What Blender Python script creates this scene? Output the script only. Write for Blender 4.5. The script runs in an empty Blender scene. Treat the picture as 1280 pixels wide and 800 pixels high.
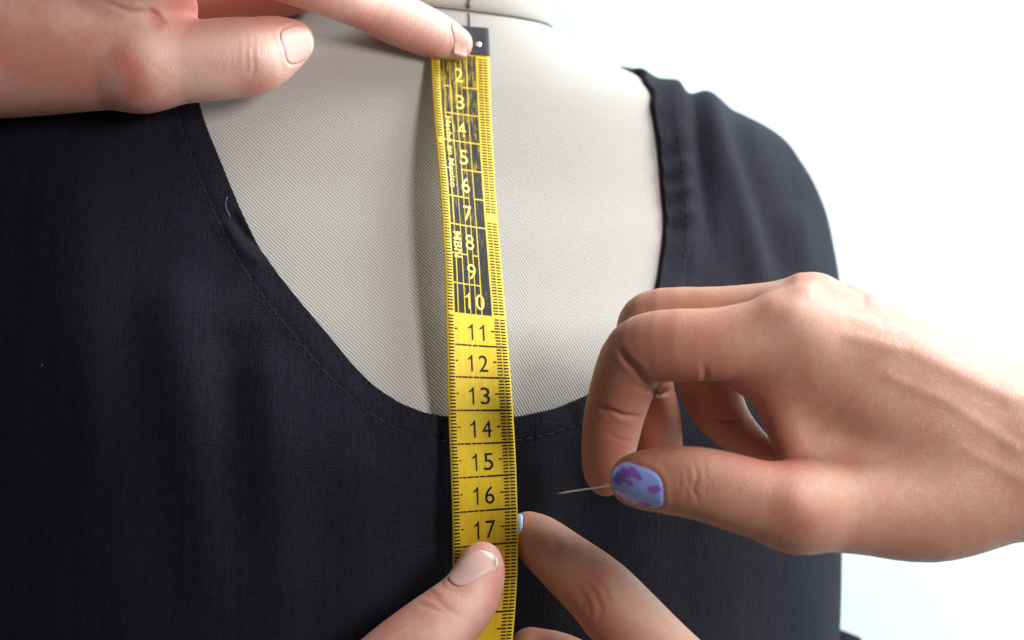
import bpy, bmesh, math, random
import numpy as np
from mathutils import Vector

random.seed(7); rng = np.random.default_rng(7)
SC = bpy.context.scene
COL = SC.collection

# ------------------------------------------------------------------ frame of reference
# all modelling is done in millimetres (X right, Y away from the camera, Z up), then moved to
# metres at the height of a dress form on its stand
D = 550.0                    # camera to the reference plane
K = 1280 / 312.0             # picture scale at the reference plane
H0 = 1.25                    # height of the reference point above the floor (m)
def W(a):                    # mm -> scene metres
    a = np.asarray(a, float) * 0.001
    a = a + np.array([0, 0, H0]); return a
def P(px, py, y):            # a point seen at (px,py) that stands at depth y
    s = (D + y) / D
    return np.array([(px - 640) / K * s, y, (400 - py) / K * s])
def RR(rpx, y): return rpx / K * (D + y) / D
def proj(p):
    s = (D + p[..., 1]) / D
    return p[..., 0] / s * K + 640, 400 - p[..., 2] / s * K

# ------------------------------------------------------------------ camera, world, lights, exposure
cam = bpy.data.cameras.new('camera'); co = bpy.data.objects.new('camera', cam); COL.objects.link(co)
co.location = (0, -D * 0.001, H0); co.rotation_euler = (math.radians(90), 0, 0)
cam.sensor_width = 36; cam.lens = 36 * D / 312.0
cam.clip_start = 0.02; cam.clip_end = 50
cam.dof.use_dof = True; cam.dof.focus_distance = 0.535; cam.dof.aperture_fstop = 10.0
SC.camera = co

wd = bpy.data.worlds.new('World'); SC.world = wd; wd.use_nodes = True
bg = wd.node_tree.nodes['Background']; bg.inputs[0].default_value = (1.0, 0.90, 0.82, 1); bg.inputs[1].default_value = 0.15

def area(name, loc, target, sx, sy, power, color):
    l = bpy.data.lights.new(name, 'AREA'); l.shape = 'RECTANGLE'; l.size = sx; l.size_y = sy
    l.energy = power; l.color = color
    o = bpy.data.objects.new(name, l); COL.objects.link(o)
    o.location = loc
    d = Vector(target) - Vector(loc); o.rotation_euler = d.to_track_quat('-Z', 'Y').to_euler()
    return o
area('room_window', (0.72, -0.80, H0 + 0.32), (0.0, 0.03, H0), 0.24, 0.34, 10.3, (1.0, 0.985, 0.97))
area('side_window', (0.72, 0.16, H0 + 0.80), (0.02, 0.04, H0), 0.55, 0.60, 25.0, (0.90, 0.98, 1.0))
area('wall_fill', (0.95, 0.18, H0 - 0.10), (0.20, 0.62, H0 - 0.05), 0.5, 0.9, 8.0, (0.86, 0.99, 1.0))  # added lamp out of view, only there to brighten the wall

SC.view_settings.view_transform = 'Standard'; SC.view_settings.look = 'None'
SC.view_settings.gamma = 1; SC.view_settings.use_curve_mapping = False
SC.view_settings.exposure = 0.0
SC.render.engine = 'CYCLES'

# ------------------------------------------------------------------ helpers
def link(name, verts, faces, mat=None, parent=None, smooth=True, uv=None, attrs=None):
    """verts in mm; one mesh object"""
    me = bpy.data.meshes.new(name)
    v = W(verts)
    me.vertices.add(len(v)); me.vertices.foreach_set('co', v.ravel())
    if isinstance(faces, np.ndarray):
        n, m = faces.shape
        me.loops.add(n * m); me.loops.foreach_set('vertex_index', faces.ravel().astype(np.int32))
        me.polygons.add(n); me.polygons.foreach_set('loop_start', np.arange(0, n * m, m, dtype=np.int32))
        me.polygons.foreach_set('loop_total', np.full(n, m, dtype=np.int32))
    else:
        flat = [i for f in faces for i in f]; tot = [len(f) for f in faces]
        me.loops.add(len(flat)); me.loops.foreach_set('vertex_index', np.array(flat, np.int32))
        me.polygons.add(len(tot)); st = np.concatenate([[0], np.cumsum(tot)[:-1]]) if tot else []
        me.polygons.foreach_set('loop_start', np.array(st, np.int32)); me.polygons.foreach_set('loop_total', np.array(tot, np.int32))
    me.update(calc_edges=True); me.validate()
    if smooth: me.polygons.foreach_set('use_smooth', np.ones(len(me.polygons), bool))
    if uv is not None:
        l = me.uv_layers.new(name='UVMap'); idx = np.zeros(len(me.loops), np.int32); me.loops.foreach_get('vertex_index', idx)
        l.data.foreach_set('uv', np.asarray(uv, np.float32)[idx].ravel())
    for k, a in (attrs or {}).items():
        at = me.attributes.new(k, 'FLOAT_COLOR', 'POINT')
        c = np.ones((len(v), 4), np.float32); c[:, :3] = a; at.data.foreach_set('color', c.ravel())
    o = bpy.data.objects.new(name, me); COL.objects.link(o)
    if mat: me.materials.append(mat)
    if parent: o.parent = parent
    return o
def tag(o, label, cat, group=None):
    o['label'] = label; o['category'] = cat
    if group: o['group'] = group
    return o
def empty(name):
    o = bpy.data.objects.new(name, None); COL.objects.link(o); return o

def gridfaces(nr, nc, closed=False):
    r = np.arange(nr - 1)[:, None]; c = np.arange(nc if closed else nc - 1)[None, :]
    c2 = (c + 1) % nc
    return np.stack([r * nc + c, r * nc + c2, (r + 1) * nc + c2, (r + 1) * nc + c], -1).reshape(-1, 4)

def tube(pts, rad, n=8):
    pts = np.asarray(pts, float); rad = np.broadcast_to(np.asarray(rad, float), (len(pts),))
    t = np.gradient(pts, axis=0); t /= np.linalg.norm(t, axis=1, keepdims=True) + 1e-9
    up = np.array([0.13, 0.31, 0.94]); u = np.cross(t, up); u /= np.linalg.norm(u, axis=1, keepdims=True); w = np.cross(t, u)
    a = np.linspace(0, 2 * math.pi, n, endpoint=False)
    v = pts[:, None] + rad[:, None, None] * (np.cos(a)[None, :, None] * u[:, None] + np.sin(a)[None, :, None] * w[:, None])
    f = [list(x) for x in gridfaces(len(pts), n, True)]
    f.append(list(range(n))[::-1]); f.append([(len(pts) - 1) * n + i for i in range(n)])
    return v.reshape(-1, 3), f
class Bag:
    def __init__(s): s.v = []; s.f = []; s.n = 0; s.uv = []
    def add(s, v, f, uv=None):
        v = np.asarray(v, float); s.v.append(v); s.f += [[i + s.n for i in q] for q in f]; s.n += len(v)
        s.uv.append(np.zeros((len(v), 2)) if uv is None else np.asarray(uv, float))
    def build(s, name, mat, parent=None, smooth=True): return link(name, np.concatenate(s.v), s.f, mat, parent, smooth, np.concatenate(s.uv))
def sstep(a, b, x):
    t = np.clip((x - a) / (b - a), 0, 1); return t * t * (3 - 2 * t)
def polydist(px, py, pts):
    """distance (in picture units) to a polyline, and the fraction along it"""
    best = np.full(px.shape, 1e9); frac = np.zeros(px.shape)
    pts = np.asarray(pts, float)
    if len(pts) == 1: return np.hypot(px - pts[0][0], py - pts[0][1]), frac
    n = len(pts) - 1
    for i in range(n):
        a, b = pts[i], pts[i + 1]; d = b - a
        h = np.clip(((px - a[0]) * d[0] + (py - a[1]) * d[1]) / (d @ d), 0, 1)
        q = np.hypot(px - a[0] - h * d[0], py - a[1] - h * d[1])
        m = q < best; best = np.where(m, q, best); frac = np.where(m, (i + h) / n, frac)
    return best, frac

# ------------------------------------------------------------------ materials
def mat(name):
    m = bpy.data.materials.new(name); m.use_nodes = True
    nt = m.node_tree; b = nt.nodes['Principled BSDF']
    return m, nt, b
def N(nt, t, **kw):
    n = nt.nodes.new(t)
    for k, v in kw.items():
        if k.startswith('i_'): n.inputs[int(k[2:]) if k[2:].isdigit() else k[2:]].default_value = v
        else: setattr(n, k, v)
    return n
def math_(nt, op, a, b=None, clamp=False):
    n = nt.nodes.new('ShaderNodeMath'); n.operation = op; n.use_clamp = clamp
    for i, x in enumerate((a, b)):
        if x is None: continue
        if isinstance(x, (int, float)): n.inputs[i].default_value = x
        else: nt.links.new(x, n.inputs[i])
    return n.outputs[0]
def mixc(nt, f, a, b):
    n = nt.nodes.new('ShaderNodeMix'); n.data_type = 'RGBA'
    for s, x in ((n.inputs[0], f), (n.inputs[6], a), (n.inputs[7], b)):
        if isinstance(x, (int, float)): s.default_value = x
        elif isinstance(x, tuple): s.default_value = (*x, 1)
        else: nt.links.new(x, s)
    return n.outputs[2]
def ramp(nt, x, lo, hi):
    n = nt.nodes.new('ShaderNodeMapRange'); n.inputs[1].default_value = lo; n.inputs[2].default_value = hi
    nt.links.new(x, n.inputs[0]); return n.outputs[0]
def noise(nt, vec, scale, detail=2, rough=0.5):
    n = nt.nodes.new('ShaderNodeTexNoise'); n.inputs['Scale'].default_value = scale; n.inputs['Detail'].default_value = detail; n.inputs['Roughness'].default_value = rough
    if vec is not None: nt.links.new(vec, n.inputs['Vector'])
    return n.outputs[0]
def mapping(nt, vec, scale):
    n = nt.nodes.new('ShaderNodeMapping'); n.inputs['Scale'].default_value = scale; nt.links.new(vec, n.inputs['Vector']); return n.outputs[0]
def bump(nt, h, dist, strength, b, prev=None):
    n = nt.nodes.new('ShaderNodeBump'); n.inputs['Distance'].default_value = dist; n.inputs['Strength'].default_value = strength
    nt.links.new(h, n.inputs['Height'])
    if prev is not None: nt.links.new(prev, n.inputs['Normal'])
    nt.links.new(n.outputs[0], b.inputs['Normal']); return n.outputs[0]

def plain(name, col, rough=0.5, metal=0.0, noise_amt=0.12, nscale=900):
    m, nt, b = mat(name)
    tc = N(nt, 'ShaderNodeTexCoord')
    nz = noise(nt, tc.outputs['Object'], nscale, 3)
    c = mixc(nt, nz, tuple(x * (1 - noise_amt) for x in col), tuple(min(1, x * (1 + noise_amt)) for x in col))
    nt.links.new(c, b.inputs['Base Color']); b.inputs['Roughness'].default_value = rough; b.inputs['Metallic'].default_value = metal
    return m

def m_twill():
    m, nt, b = mat('twill_canvas')
    uv = N(nt, 'ShaderNodeUVMap'); sp = N(nt, 'ShaderNodeSeparateXYZ'); nt.links.new(uv.outputs[0], sp.inputs[0])
    u, v = sp.outputs[0], sp.outputs[1]
    wob = noise(nt, mapping(nt, uv.outputs[0], (0.25, 0.25, 1)), 1.0, 2)
    pan = math_(nt, 'GREATER_THAN', u, 0.0)                       # the two front panels are cut on slightly different grain
    def wave(ang):
        a = math.radians(ang); nx, ny = math.sin(a), math.cos(a)
        t = math_(nt, 'ADD', math_(nt, 'MULTIPLY', u, nx), math_(nt, 'MULTIPLY', v, ny))
        t = math_(nt, 'ADD', t, math_(nt, 'MULTIPLY', wob, 0.8))
        c = math_(nt, 'ADD', math_(nt, 'MULTIPLY', u, ny), math_(nt, 'MULTIPLY', v, -nx))
        s1 = math_(nt, 'SINE', math_(nt, 'MULTIPLY', t, 2 * math.pi / 0.9))
        s2 = math_(nt, 'SINE', math_(nt, 'ADD', math_(nt, 'MULTIPLY', c, 2 * math.pi / 0.62), math_(nt, 'MULTIPLY', t, 2.5)))
        return s1, s2
    a1, a2 = wave(47); b1, b2 = wave(63)
    def sel(x, y):
        n = nt.nodes.new('ShaderNodeMix'); nt.links.new(pan, n.inputs[0]); nt.links.new(x, n.inputs[2]); nt.links.new(y, n.inputs[3]); return n.outputs[0]
    s1 = sel(a1, b1); s2 = sel(a2, b2)
    h = math_(nt, 'ADD', math_(nt, 'MULTIPLY', s1, 0.42), math_(nt, 'MULTIPLY', s2, 0.16))
    h = math_(nt, 'ADD', h, 0.5)
    fine = noise(nt, uv.outputs[0], 2.2, 3, 0.7)
    hh = math_(nt, 'ADD', math_(nt, 'MULTIPLY', h, 0.60), math_(nt, 'MULTIPLY', fine, 0.50), True)
    big = noise(nt, mapping(nt, uv.outputs[0], (0.03, 0.03, 1)), 1.0, 3)
    light = mixc(nt, big, (0.495, 0.464, 0.43), (0.562, 0.534, 0.505))
    c = mixc(nt, hh, (0.25, 0.22, 0.197), light)
    nt.links.new(c, b.inputs['Base Color']); b.inputs['Roughness'].default_value = 0.85
    b.inputs['Specular IOR Level'].default_value = 0.2
    b.inputs['Sheen Weight'].default_value = 0.15
    bump(nt, hh, 0.00025, 0.7, b)
    return m
def m_dress():
    m, nt, b = mat('dark_wool')
    uv = N(nt, 'ShaderNodeUVMap'); sp = N(nt, 'ShaderNodeSeparateXYZ'); nt.links.new(uv.outputs[0], sp.inputs[0])
    u, v = sp.outputs[0], sp.outputs[1]
    w = noise(nt, mapping(nt, uv.outputs[0], (0.5, 0.5, 1)), 1.0, 2)
    wx = math_(nt, 'SINE', math_(nt, 'MULTIPLY', math_(nt, 'ADD', u, math_(nt, 'MULTIPLY', w, 0.5)), 2 * math.pi / 0.88))
    wy = math_(nt, 'SINE', math_(nt, 'MULTIPLY', math_(nt, 'ADD', v, math_(nt, 'MULTIPLY', w, 0.5)), 2 * math.pi / 0.80))
    weave = math_(nt, 'MULTIPLY', wx, wy)
    yarn_v = noise(nt, mapping(nt, uv.outputs[0], (1.7, 0.22, 1)), 1.0, 2, 0.6)
    yarn_h = noise(nt, mapping(nt, uv.outputs[0], (0.25, 1.8, 1)), 1.0, 2, 0.6)
    slubv = noise(nt, mapping(nt, uv.outputs[0], (0.55, 0.02, 1)), 1.0, 4, 0.65)
    fine = noise(nt, uv.outputs[0], 1.7, 2, 0.7)
    broad = noise(nt, mapping(nt, uv.outputs[0], (0.05, 0.010, 1)), 1.0, 3, 0.6)
    f = math_(nt, 'ADD', math_(nt, 'MULTIPLY', weave, 0.16), math_(nt, 'MULTIPLY', ramp(nt, yarn_v, 0.33, 0.68), 0.38))
    f = math_(nt, 'ADD', f, math_(nt, 'MULTIPLY', ramp(nt, yarn_h, 0.33, 0.68), 0.34))
    f = math_(nt, 'ADD', f, math_(nt, 'MULTIPLY', ramp(nt, fine, 0.36, 0.66), 0.42))
    f = math_(nt, 'ADD', f, math_(nt, 'MULTIPLY', ramp(nt, slubv, 0.35, 0.68), 0.22))
    f = math_(nt, 'ADD', f, math_(nt, 'MULTIPLY', ramp(nt, broad, 0.35, 0.65), 0.22))
    f = math_(nt, 'MULTIPLY', math_(nt, 'SUBTRACT', f, 0.28), 0.85, True)
    c = mixc(nt, f, (0.0011, 0.0009, 0.0016), (0.0182, 0.0142, 0.0305))
    fleck = math_(nt, 'GREATER_THAN', noise(nt, uv.outputs[0], 1.15, 2, 0.5), 0.765)
    c = mixc(nt, math_(nt, 'MULTIPLY', fleck, 0.25), c, (0.06, 0.06, 0.08))
    nt.links.new(c, b.inputs['Base Color']); b.inputs['Roughness'].default_value = 0.8
    b.inputs['Specular IOR Level'].default_value = 0.15
    b.inputs['Sheen Weight'].default_value = 0.03; b.inputs['Sheen Tint'].default_value = (0.7, 0.7, 0.95, 1); b.inputs['Sheen Roughness'].default_value = 0.4
    bump(nt, f, 0.0003, 0.6, b)
    return m
def m_skin(name, base, red, pale, ss=0.22):
    m, nt, b = mat(name)
    tc = N(nt, 'ShaderNodeTexCoord'); ob = tc.outputs['Object']
    at = N(nt, 'ShaderNodeAttribute', attribute_name='skin'); sp = N(nt, 'ShaderNodeSeparateColor'); nt.links.new(at.outputs['Color'], sp.inputs[0])
    mott = noise(nt, ob, 160, 4, 0.6); mott2 = noise(nt, ob, 620, 3, 0.6); fine = noise(nt, ob, 2600, 3, 0.7)
    c = mixc(nt, math_(nt, 'MULTIPLY', ramp(nt, mott, 0.38, 0.66), 0.50), base, red)
    c = mixc(nt, math_(nt, 'MULTIPLY', ramp(nt, mott2, 0.5, 0.75), 0.18), c, tuple(x * 0.72 for x in red))
    c = mixc(nt, sp.outputs[1], c, pale)
    c = mixc(nt, sp.outputs[0], c, red)
    c = mixc(nt, math_(nt, 'MULTIPLY', ramp(nt, fine, 0.55, 0.8), 0.16), c, tuple(x * 0.55 for x in base))
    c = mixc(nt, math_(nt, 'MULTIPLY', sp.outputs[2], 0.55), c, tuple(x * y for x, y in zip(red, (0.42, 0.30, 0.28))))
    nt.links.new(c, b.inputs['Base Color'])
    b.inputs['Subsurface Weight'].default_value = ss; b.inputs['Subsurface Radius'].default_value = (1.0, 0.38, 0.22); b.inputs['Subsurface Scale'].default_value = 0.0022
    r = math_(nt, 'ADD', math_(nt, 'MULTIPLY', mott2, 0.2), 0.36); nt.links.new(r, b.inputs['Roughness'])
    b.inputs['Specular IOR Level'].default_value = 0.42
    vo = N(nt, 'ShaderNodeTexVoronoi', feature='DISTANCE_TO_EDGE'); vo.inputs['Scale'].default_value = 1500
    nt.links.new(mapping(nt, ob, (0.75, 1.0, 1.25)), vo.inputs['Vector'])
    vh = ramp(nt, vo.outputs['Distance'], 0.0, 0.22)
    h = math_(nt, 'ADD', math_(nt, 'MULTIPLY', vh, 0.75), math_(nt, 'MULTIPLY', mott2, 0.45))
    h = math_(nt, 'ADD', h, math_(nt, 'MULTIPLY', fine, 0.35))
    ln = noise(nt, mapping(nt, ob, (1.0, 1.0, 0.28)), 1900, 2, 0.6)
    h = math_(nt, 'ADD', h, math_(nt, 'MULTIPLY', ln, 0.55))
    bump(nt, h, 0.0002, 0.40, b)
    return m
def m_nail_art():
    m, nt, b = mat('blue_purple_nail_polish')
    uv = N(nt, 'ShaderNodeUVMap')
    # purple blossom blots over light blue lacquer: soft clusters of discs
    d = noise(nt, uv.outputs[0], 2.6, 1.5, 0.5)
    ad = N(nt, 'ShaderNodeVectorMath', operation='ADD'); nt.links.new(uv.outputs[0], ad.inputs[0])
    cv = N(nt, 'ShaderNodeCombineXYZ'); nt.links.new(math_(nt, 'MULTIPLY', math_(nt, 'SUBTRACT', d, 0.5), 0.35), cv.inputs[0]); nt.links.new(math_(nt, 'MULTIPLY', math_(nt, 'SUBTRACT', noise(nt, uv.outputs[0], 3.7, 1), 0.5), 0.35), cv.inputs[1])
    nt.links.new(cv.outputs[0], ad.inputs[1])
    blots = [(-0.62, 0.18, .20), (-0.80, 0.30, .18), (-0.15, 0.62, .15), (0.10, 0.72, .20), (0.35, 0.62, .22), (0.55, 0.35, .20), (0.70, 0.12, .15), (0.22, 0.25, .15), (-0.30, -0.78, .18), (-0.08, -0.85, .15), (0.72, -0.62, .17)]
    tot = None
    for (x, y, r) in blots:
        dd = N(nt, 'ShaderNodeVectorMath', operation='DISTANCE'); nt.links.new(ad.outputs[0], dd.inputs[0]); dd.inputs[1].default_value = (x, y, 0)
        k = ramp(nt, dd.outputs['Value'], r + 0.03, r - 0.03)
        tot = k if tot is None else math_(nt, 'MAXIMUM', tot, k)
    c = mixc(nt, tot, (0.30, 0.40, 0.86), (0.27, 0.11, 0.55))
    nt.links.new(c, b.inputs['Base Color']); b.inputs['Roughness'].default_value = 0.28; b.inputs['Coat Weight'].default_value = 0.6; b.inputs['Coat Roughness'].default_value = 0.08
    bump(nt, noise(nt, uv.outputs[0], 3, 2), 0.0001, 0.3, b)
    return m
def m_nail(name, col, tip=None):
    m, nt, b = mat(name)
    uv = N(nt, 'ShaderNodeUVMap'); sp = N(nt, 'ShaderNodeSeparateXYZ'); nt.links.new(uv.outputs[0], sp.inputs[0])
    st = noise(nt, mapping(nt, uv.outputs[0], (0.6, 9, 1)), 1.0, 3)
    c = mixc(nt, st, tuple(x * 0.93 for x in col), tuple(min(1, x * 1.06) for x in col))
    if tip:
        e = math_(nt, 'SUBTRACT', math_(nt, 'ABSOLUTE', sp.outputs[0]), 0.0)
        q = math_(nt, 'ADD', sp.outputs[0], math_(nt, 'MULTIPLY', math_(nt, 'MULTIPLY', sp.outputs[1], sp.outputs[1]), 0.22))
        c = mixc(nt, ramp(nt, q, 0.83, 0.90), c, tip)
    nt.links.new(c, b.inputs['Base Color']); b.inputs['Roughness'].default_value = 0.46; b.inputs['Subsurface Weight'].default_value = 0.1
    b.inputs['Subsurface Scale'].default_value = 0.001
    bump(nt, st, 0.0001, 0.25, b)
    return m
def m_tape():
    m, nt, b = mat('yellow_tape')
    uv = N(nt, 'ShaderNodeUVMap')
    n1 = noise(nt, mapping(nt, uv.outputs[0], (1.2, 0.06, 1)), 1.0, 4, 0.6); n2 = noise(nt, uv.outputs[0], 0.5, 4, 0.6); n3 = noise(nt, uv.outputs[0], 3.5, 3, 0.7)
    c = mixc(nt, ramp(nt, n1, 0.3, 0.7), (0.70, 0.455, 0.012), (0.84, 0.60, 0.030))
    c = mixc(nt, math_(nt, 'MULTIPLY', ramp(nt, n2, 0.5, 0.75), 0.28), c, (0.50, 0.31, 0.02))
    c = mixc(nt, math_(nt, 'MULTIPLY', ramp(nt, n3, 0.66, 0.8), 0.3), c, (0.25, 0.15, 0.02))
    nt.links.new(c, b.inputs['Base Color']); b.inputs['Roughness'].default_value = 0.5; b.inputs['Specular IOR Level'].default_value = 0.3
    bump(nt, math_(nt, 'ADD', n1, math_(nt, 'MULTIPLY', n3, 0.4)), 0.0001, 0.5, b)
    return m
def m_ink(name, wear):
    m, nt, b = mat(name)
    uv = N(nt, 'ShaderNodeUVMap')
    n1 = noise(nt, mapping(nt, uv.outputs[0], (2.6, 0.16, 1)), 1.0, 4, 0.65); n2 = noise(nt, uv.outputs[0], 2.5, 4, 0.7)
    sp = N(nt, 'ShaderNodeSeparateXYZ'); nt.links.new(uv.outputs[0], sp.inputs[0])
    f = math_(nt, 'ADD', math_(nt, 'MULTIPLY', n1, 0.7), math_(nt, 'MULTIPLY', n2, 0.3))
    if wear: 
        more = ramp(nt, sp.outputs[1], 85.0, 15.0)                # the much-handled end is rubbed bare
        f = math_(nt, 'ADD', f, math_(nt, 'MULTIPLY', more, 0.09))
        k = ramp(nt, f, 0.58, 0.68); k = math_(nt, 'MULTIPLY', k, 0.85)
    else: k = math_(nt, 'MULTIPLY', ramp(nt, f, 0.60, 0.72), 0.7)
    c = mixc(nt, k, (0.012, 0.011, 0.012), (0.62, 0.42, 0.03))
    nt.links.new(c, b.inputs['Base Color']); b.inputs['Roughness'].default_value = 0.62; b.inputs['Specular IOR Level'].default_value = 0.22
    bump(nt, n1, 0.00008, 0.5, b)
    return m
def m_wall():
    m, nt, b = mat('white_wall')
    tc = N(nt, 'ShaderNodeTexCoord'); n = noise(nt, tc.outputs['Object'], 40, 4)
    nt.links.new(mixc(nt, n, (0.665, 0.83, 0.84), (0.685, 0.855, 0.865)), b.inputs['Base Color']); b.inputs['Roughness'].default_value = 0.9
    bump(nt, noise(nt, tc.outputs['Object'], 400, 3), 0.0005, 0.3, b)
    return m

M_TWILL = m_twill(); M_DRESS = m_dress(); M_TAPE = m_tape()
M_SEAM = plain('dark_seam_thread', (0.13, 0.115, 0.11), 0.9, 0, 0.4)
M_STITCH = plain('navy_stitch_thread', (0.016, 0.014, 0.024), 0.8, 0, 0.7)
M_BLACK = m_ink('black_print', False); M_BAND = m_ink('rubbed_black_print', True)
M_YINK = plain('yellow_figures', (0.86, 0.66, 0.08), 0.4, 0, 0.12)
M_TIP = plain('grey_tape_tip', (0.035, 0.036, 0.040), 0.42, 0.0, 0.25)
M_RIVET = plain('silver_rivet', (0.85, 0.85, 0.85), 0.25, 0.6, 0.05)
M_STEEL = plain('pin_steel', (0.95, 0.95, 0.97), 0.45, 0.0, 0.02)
M_LINT = plain('pale_lint', (0.20, 0.20, 0.22), 0.9)
M_TAN = m_skin('warm_skin', (0.52, 0.278, 0.192), (0.48, 0.168, 0.115), (0.65, 0.385, 0.285))
M_PALE = m_skin('rosy_skin', (0.73, 0.43, 0.355), (0.60, 0.215, 0.16), (0.92, 0.60, 0.515), 0.32)
M_NAILART = m_nail_art()
M_NAILBLUE = m_nail('pale_blue_polish', (0.42, 0.52, 0.85))
M_NAILSOFT = m_nail('soft_pink_nail', (0.58, 0.33, 0.27))
M_NAILBARE = m_nail('bare_nail', (0.70, 0.44, 0.39), (0.82, 0.70, 0.58))

# ------------------------------------------------------------------ the wall
o = link('wall', [(-1600, 620, -1250), (2000, 620, -1250), (2000, 620, 1400), (-1600, 620, 1400)], [[0, 1, 2, 3]], m_wall()); o['kind'] = 'structure'

# ------------------------------------------------------------------ dress form: a lofted body turned a little to the right
PHI = math.radians(20); CX, CY = -43.0, 105.0
KN = np.array([  # z, right-hand extent, depth of the front beside the tape
 (-230,150,2),(-160,158,-2),(-116,162,-3),(-70,163,-3),(-29,163,-2.5),(-5,165,6.5),(11,165,15.5),(27,163,23.5),(43,159.5,31.5),
 (58,151.5,36.5),(68,142.5,39.5),(73,133,40.8),(78,122,42),(83,108,43.3),(88,97,44.5),(94,85,46),(102,71,48),(107,62,49),(111,57,50)], float)
NEXP = 2.25
def sup(a, b, th):
    s, c = np.sin(th), np.cos(th)
    r = (np.abs(s / a) ** NEXP + np.abs(c / b) ** NEXP) ** (-1 / NEXP)
    return r * s, r * c
def solve_ring(ext, yf, xf=-12.0):
    a, b = ext, 100.0
    th = np.linspace(-math.pi, math.pi, 721)
    for _ in range(40):
        lx, lf = sup(a, b, th)
        X = CX + lx * math.cos(PHI) + lf * math.sin(PHI); Y = CY + lx * math.sin(PHI) - lf * math.cos(PHI)
        m = (np.abs(th) < 1.7); i = np.argsort(X[m]); ynow = None
        Xm, Ym = X[m], Y[m]; f = Ym < CY + 10
        o_ = np.argsort(Xm[f]); ynow = np.interp(xf, Xm[f][o_], Ym[f][o_])
        b += (ynow - yf) * 0.7; b = max(b, 20)
        a += (ext - (X.max() - CX)) * 0.8
    return a, b
AB = np.array([solve_ring(e, y) for z, e, y in KN])
def cub(x, xs, ys):           # monotone-ish Hermite
    d = np.gradient(ys, xs); i = np.clip(np.searchsorted(xs, x) - 1, 0, len(xs) - 2)
    h = xs[i + 1] - xs[i]; t = np.clip((x - xs[i]) / h, 0, 1)
    return (2*t**3-3*t**2+1)*ys[i] + (t**3-2*t**2+t)*h*d[i] + (-2*t**3+3*t**2)*ys[i+1] + (t**3-t**2)*h*d[i+1]
def body(th, z):
    a = cub(z, KN[:, 0], AB[:, 0]); b = cub(z, KN[:, 0], AB[:, 1])
    lx, lf = sup(a, b, th)
    tilt = 9.0 * sstep(70, 111, z)
    return np.stack([CX + lx * math.cos(PHI) + lf * math.sin(PHI), CY + lx * math.sin(PHI) - lf * math.cos(PHI), z - tilt * np.cos(th - 0.35)], -1)
def bodyn(th, z):
    e = 1e-3; du = body(th + e, z) - body(th - e, z); dv = body(th, z + 0.3) - body(th, z - 0.3)
    n = np.cross(du, dv); return n / (np.linalg.norm(n, axis=-1, keepdims=True) + 1e-9)
# lookup: picture position -> place on the body
_t, _z = np.meshgrid(np.radians(np.linspace(-110, 110, 900)), np.linspace(-150, 110.5, 900), indexing='ij')
_b = body(_t, _z); _n = bodyn(_t, _z)
_vis = ((_b - np.array([0, -D, 0])) * _n).sum(-1) < 0
_px, _py = proj(_b); _px = np.where(_vis, _px, 1e6)
def onbody(px, py):
    i = np.argmin((_px - px) ** 2 + (_py - py) ** 2); return _t.flat[i], _z.flat[i]
def body_y(px, py):
    i = np.argmin((_px - px) ** 2 + (_py - py) ** 2); return _b.reshape(-1, 3)[i][1]

form = tag(empty('dress_form'), 'beige twill covered dress form with a seamed neck, standing under the dark dress', 'dress form')
th = np.linspace(-math.pi, math.pi, 361)[:-1]; zz = np.linspace(-228, 111, 230)
T, Z = np.meshgrid(th, zz); Bp = body(T, Z)
arc = np.concatenate([np.zeros((len(zz), 1)), np.cumsum(np.linalg.norm(np.diff(Bp, axis=1), axis=2), 1)], 1)
t0 = onbody(588, 300)[0]
arc0 = np.array([np.interp(t0, th, arc[i]) for i in range(len(zz))])
uvb = np.stack([arc - arc0[:, None], np.broadcast_to(Z, arc.shape)], -1)
link('bodice', Bp.reshape(-1, 3), gridfaces(len(zz), len(th), True), M_TWILL, form, uv=uvb.reshape(-1, 2))
# neck
hn = np.array([0, 2.0, 6, 15, 30, 50, 75, 76]); rn = np.array([0.985, 0.998, 0.995, 0.97, 0.945, 0.935, 0.93, 0.0])
ring = body(th, np.full_like(th, 111.0)); cen = ring.mean(0)
nv, nuv = [], []
ra = np.concatenate([[0], np.cumsum(np.linalg.norm(np.diff(ring, axis=0), axis=1))]); tn = onbody(587, 24)[0]; ra = ra - np.interp(tn, th, ra)
for h, r in zip(hn, rn):
    p = cen + (ring - cen) * r; p[:, 2] += h + 0.8 + 6 * 0; nv.append(p); nuv.append(np.stack([ra, np.full_like(ra, h)], -1))
neck = link('neck', np.concatenate(nv), gridfaces(len(hn), len(th), True), M_TWILL, form, uv=np.concatenate(nuv))
v, f = tube(np.concatenate([cen + (ring - cen) * 1.003, (cen + (ring - cen) * 1.003)[:1]]) + [0, 0, 0.5], 0.38, 6)
link('neck_seam', v, f, M_SEAM, form)
# centre seam running up the neck and a little way down the bodice, with ladder stitches
bag = Bag()
i0 = int(np.argmin(np.abs(th - tn)))
pts = [cen + (ring[i0] - cen) * np.interp(h, hn, rn) * 1.004 + [0, 0, h] for h in np.linspace(1, 60, 30)]
bag.add(*tube(pts, 0.42, 6))
for h in np.arange(2, 60, 2.4):
    c = cen + (ring[i0] - cen) * np.interp(h, hn, rn) * 1.006 + [0, 0, h]
    bag.add(*tube([c + [-1.0, -0.2, 0.3], c + [1.0, 0.2, -0.3]], 0.24, 5))
link('centre_seam', np.concatenate(bag.v), bag.f, M_SEAM, form)
zs = np.linspace(110.5, -40, 60); c = body(np.linspace(tn, t0, 60), zs) + bodyn(np.linspace(tn, t0, 60), zs) * 0.1
v, f = tube(c, 0.4, 6); link('front_seam', v, f, M_SEAM, form)

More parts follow.
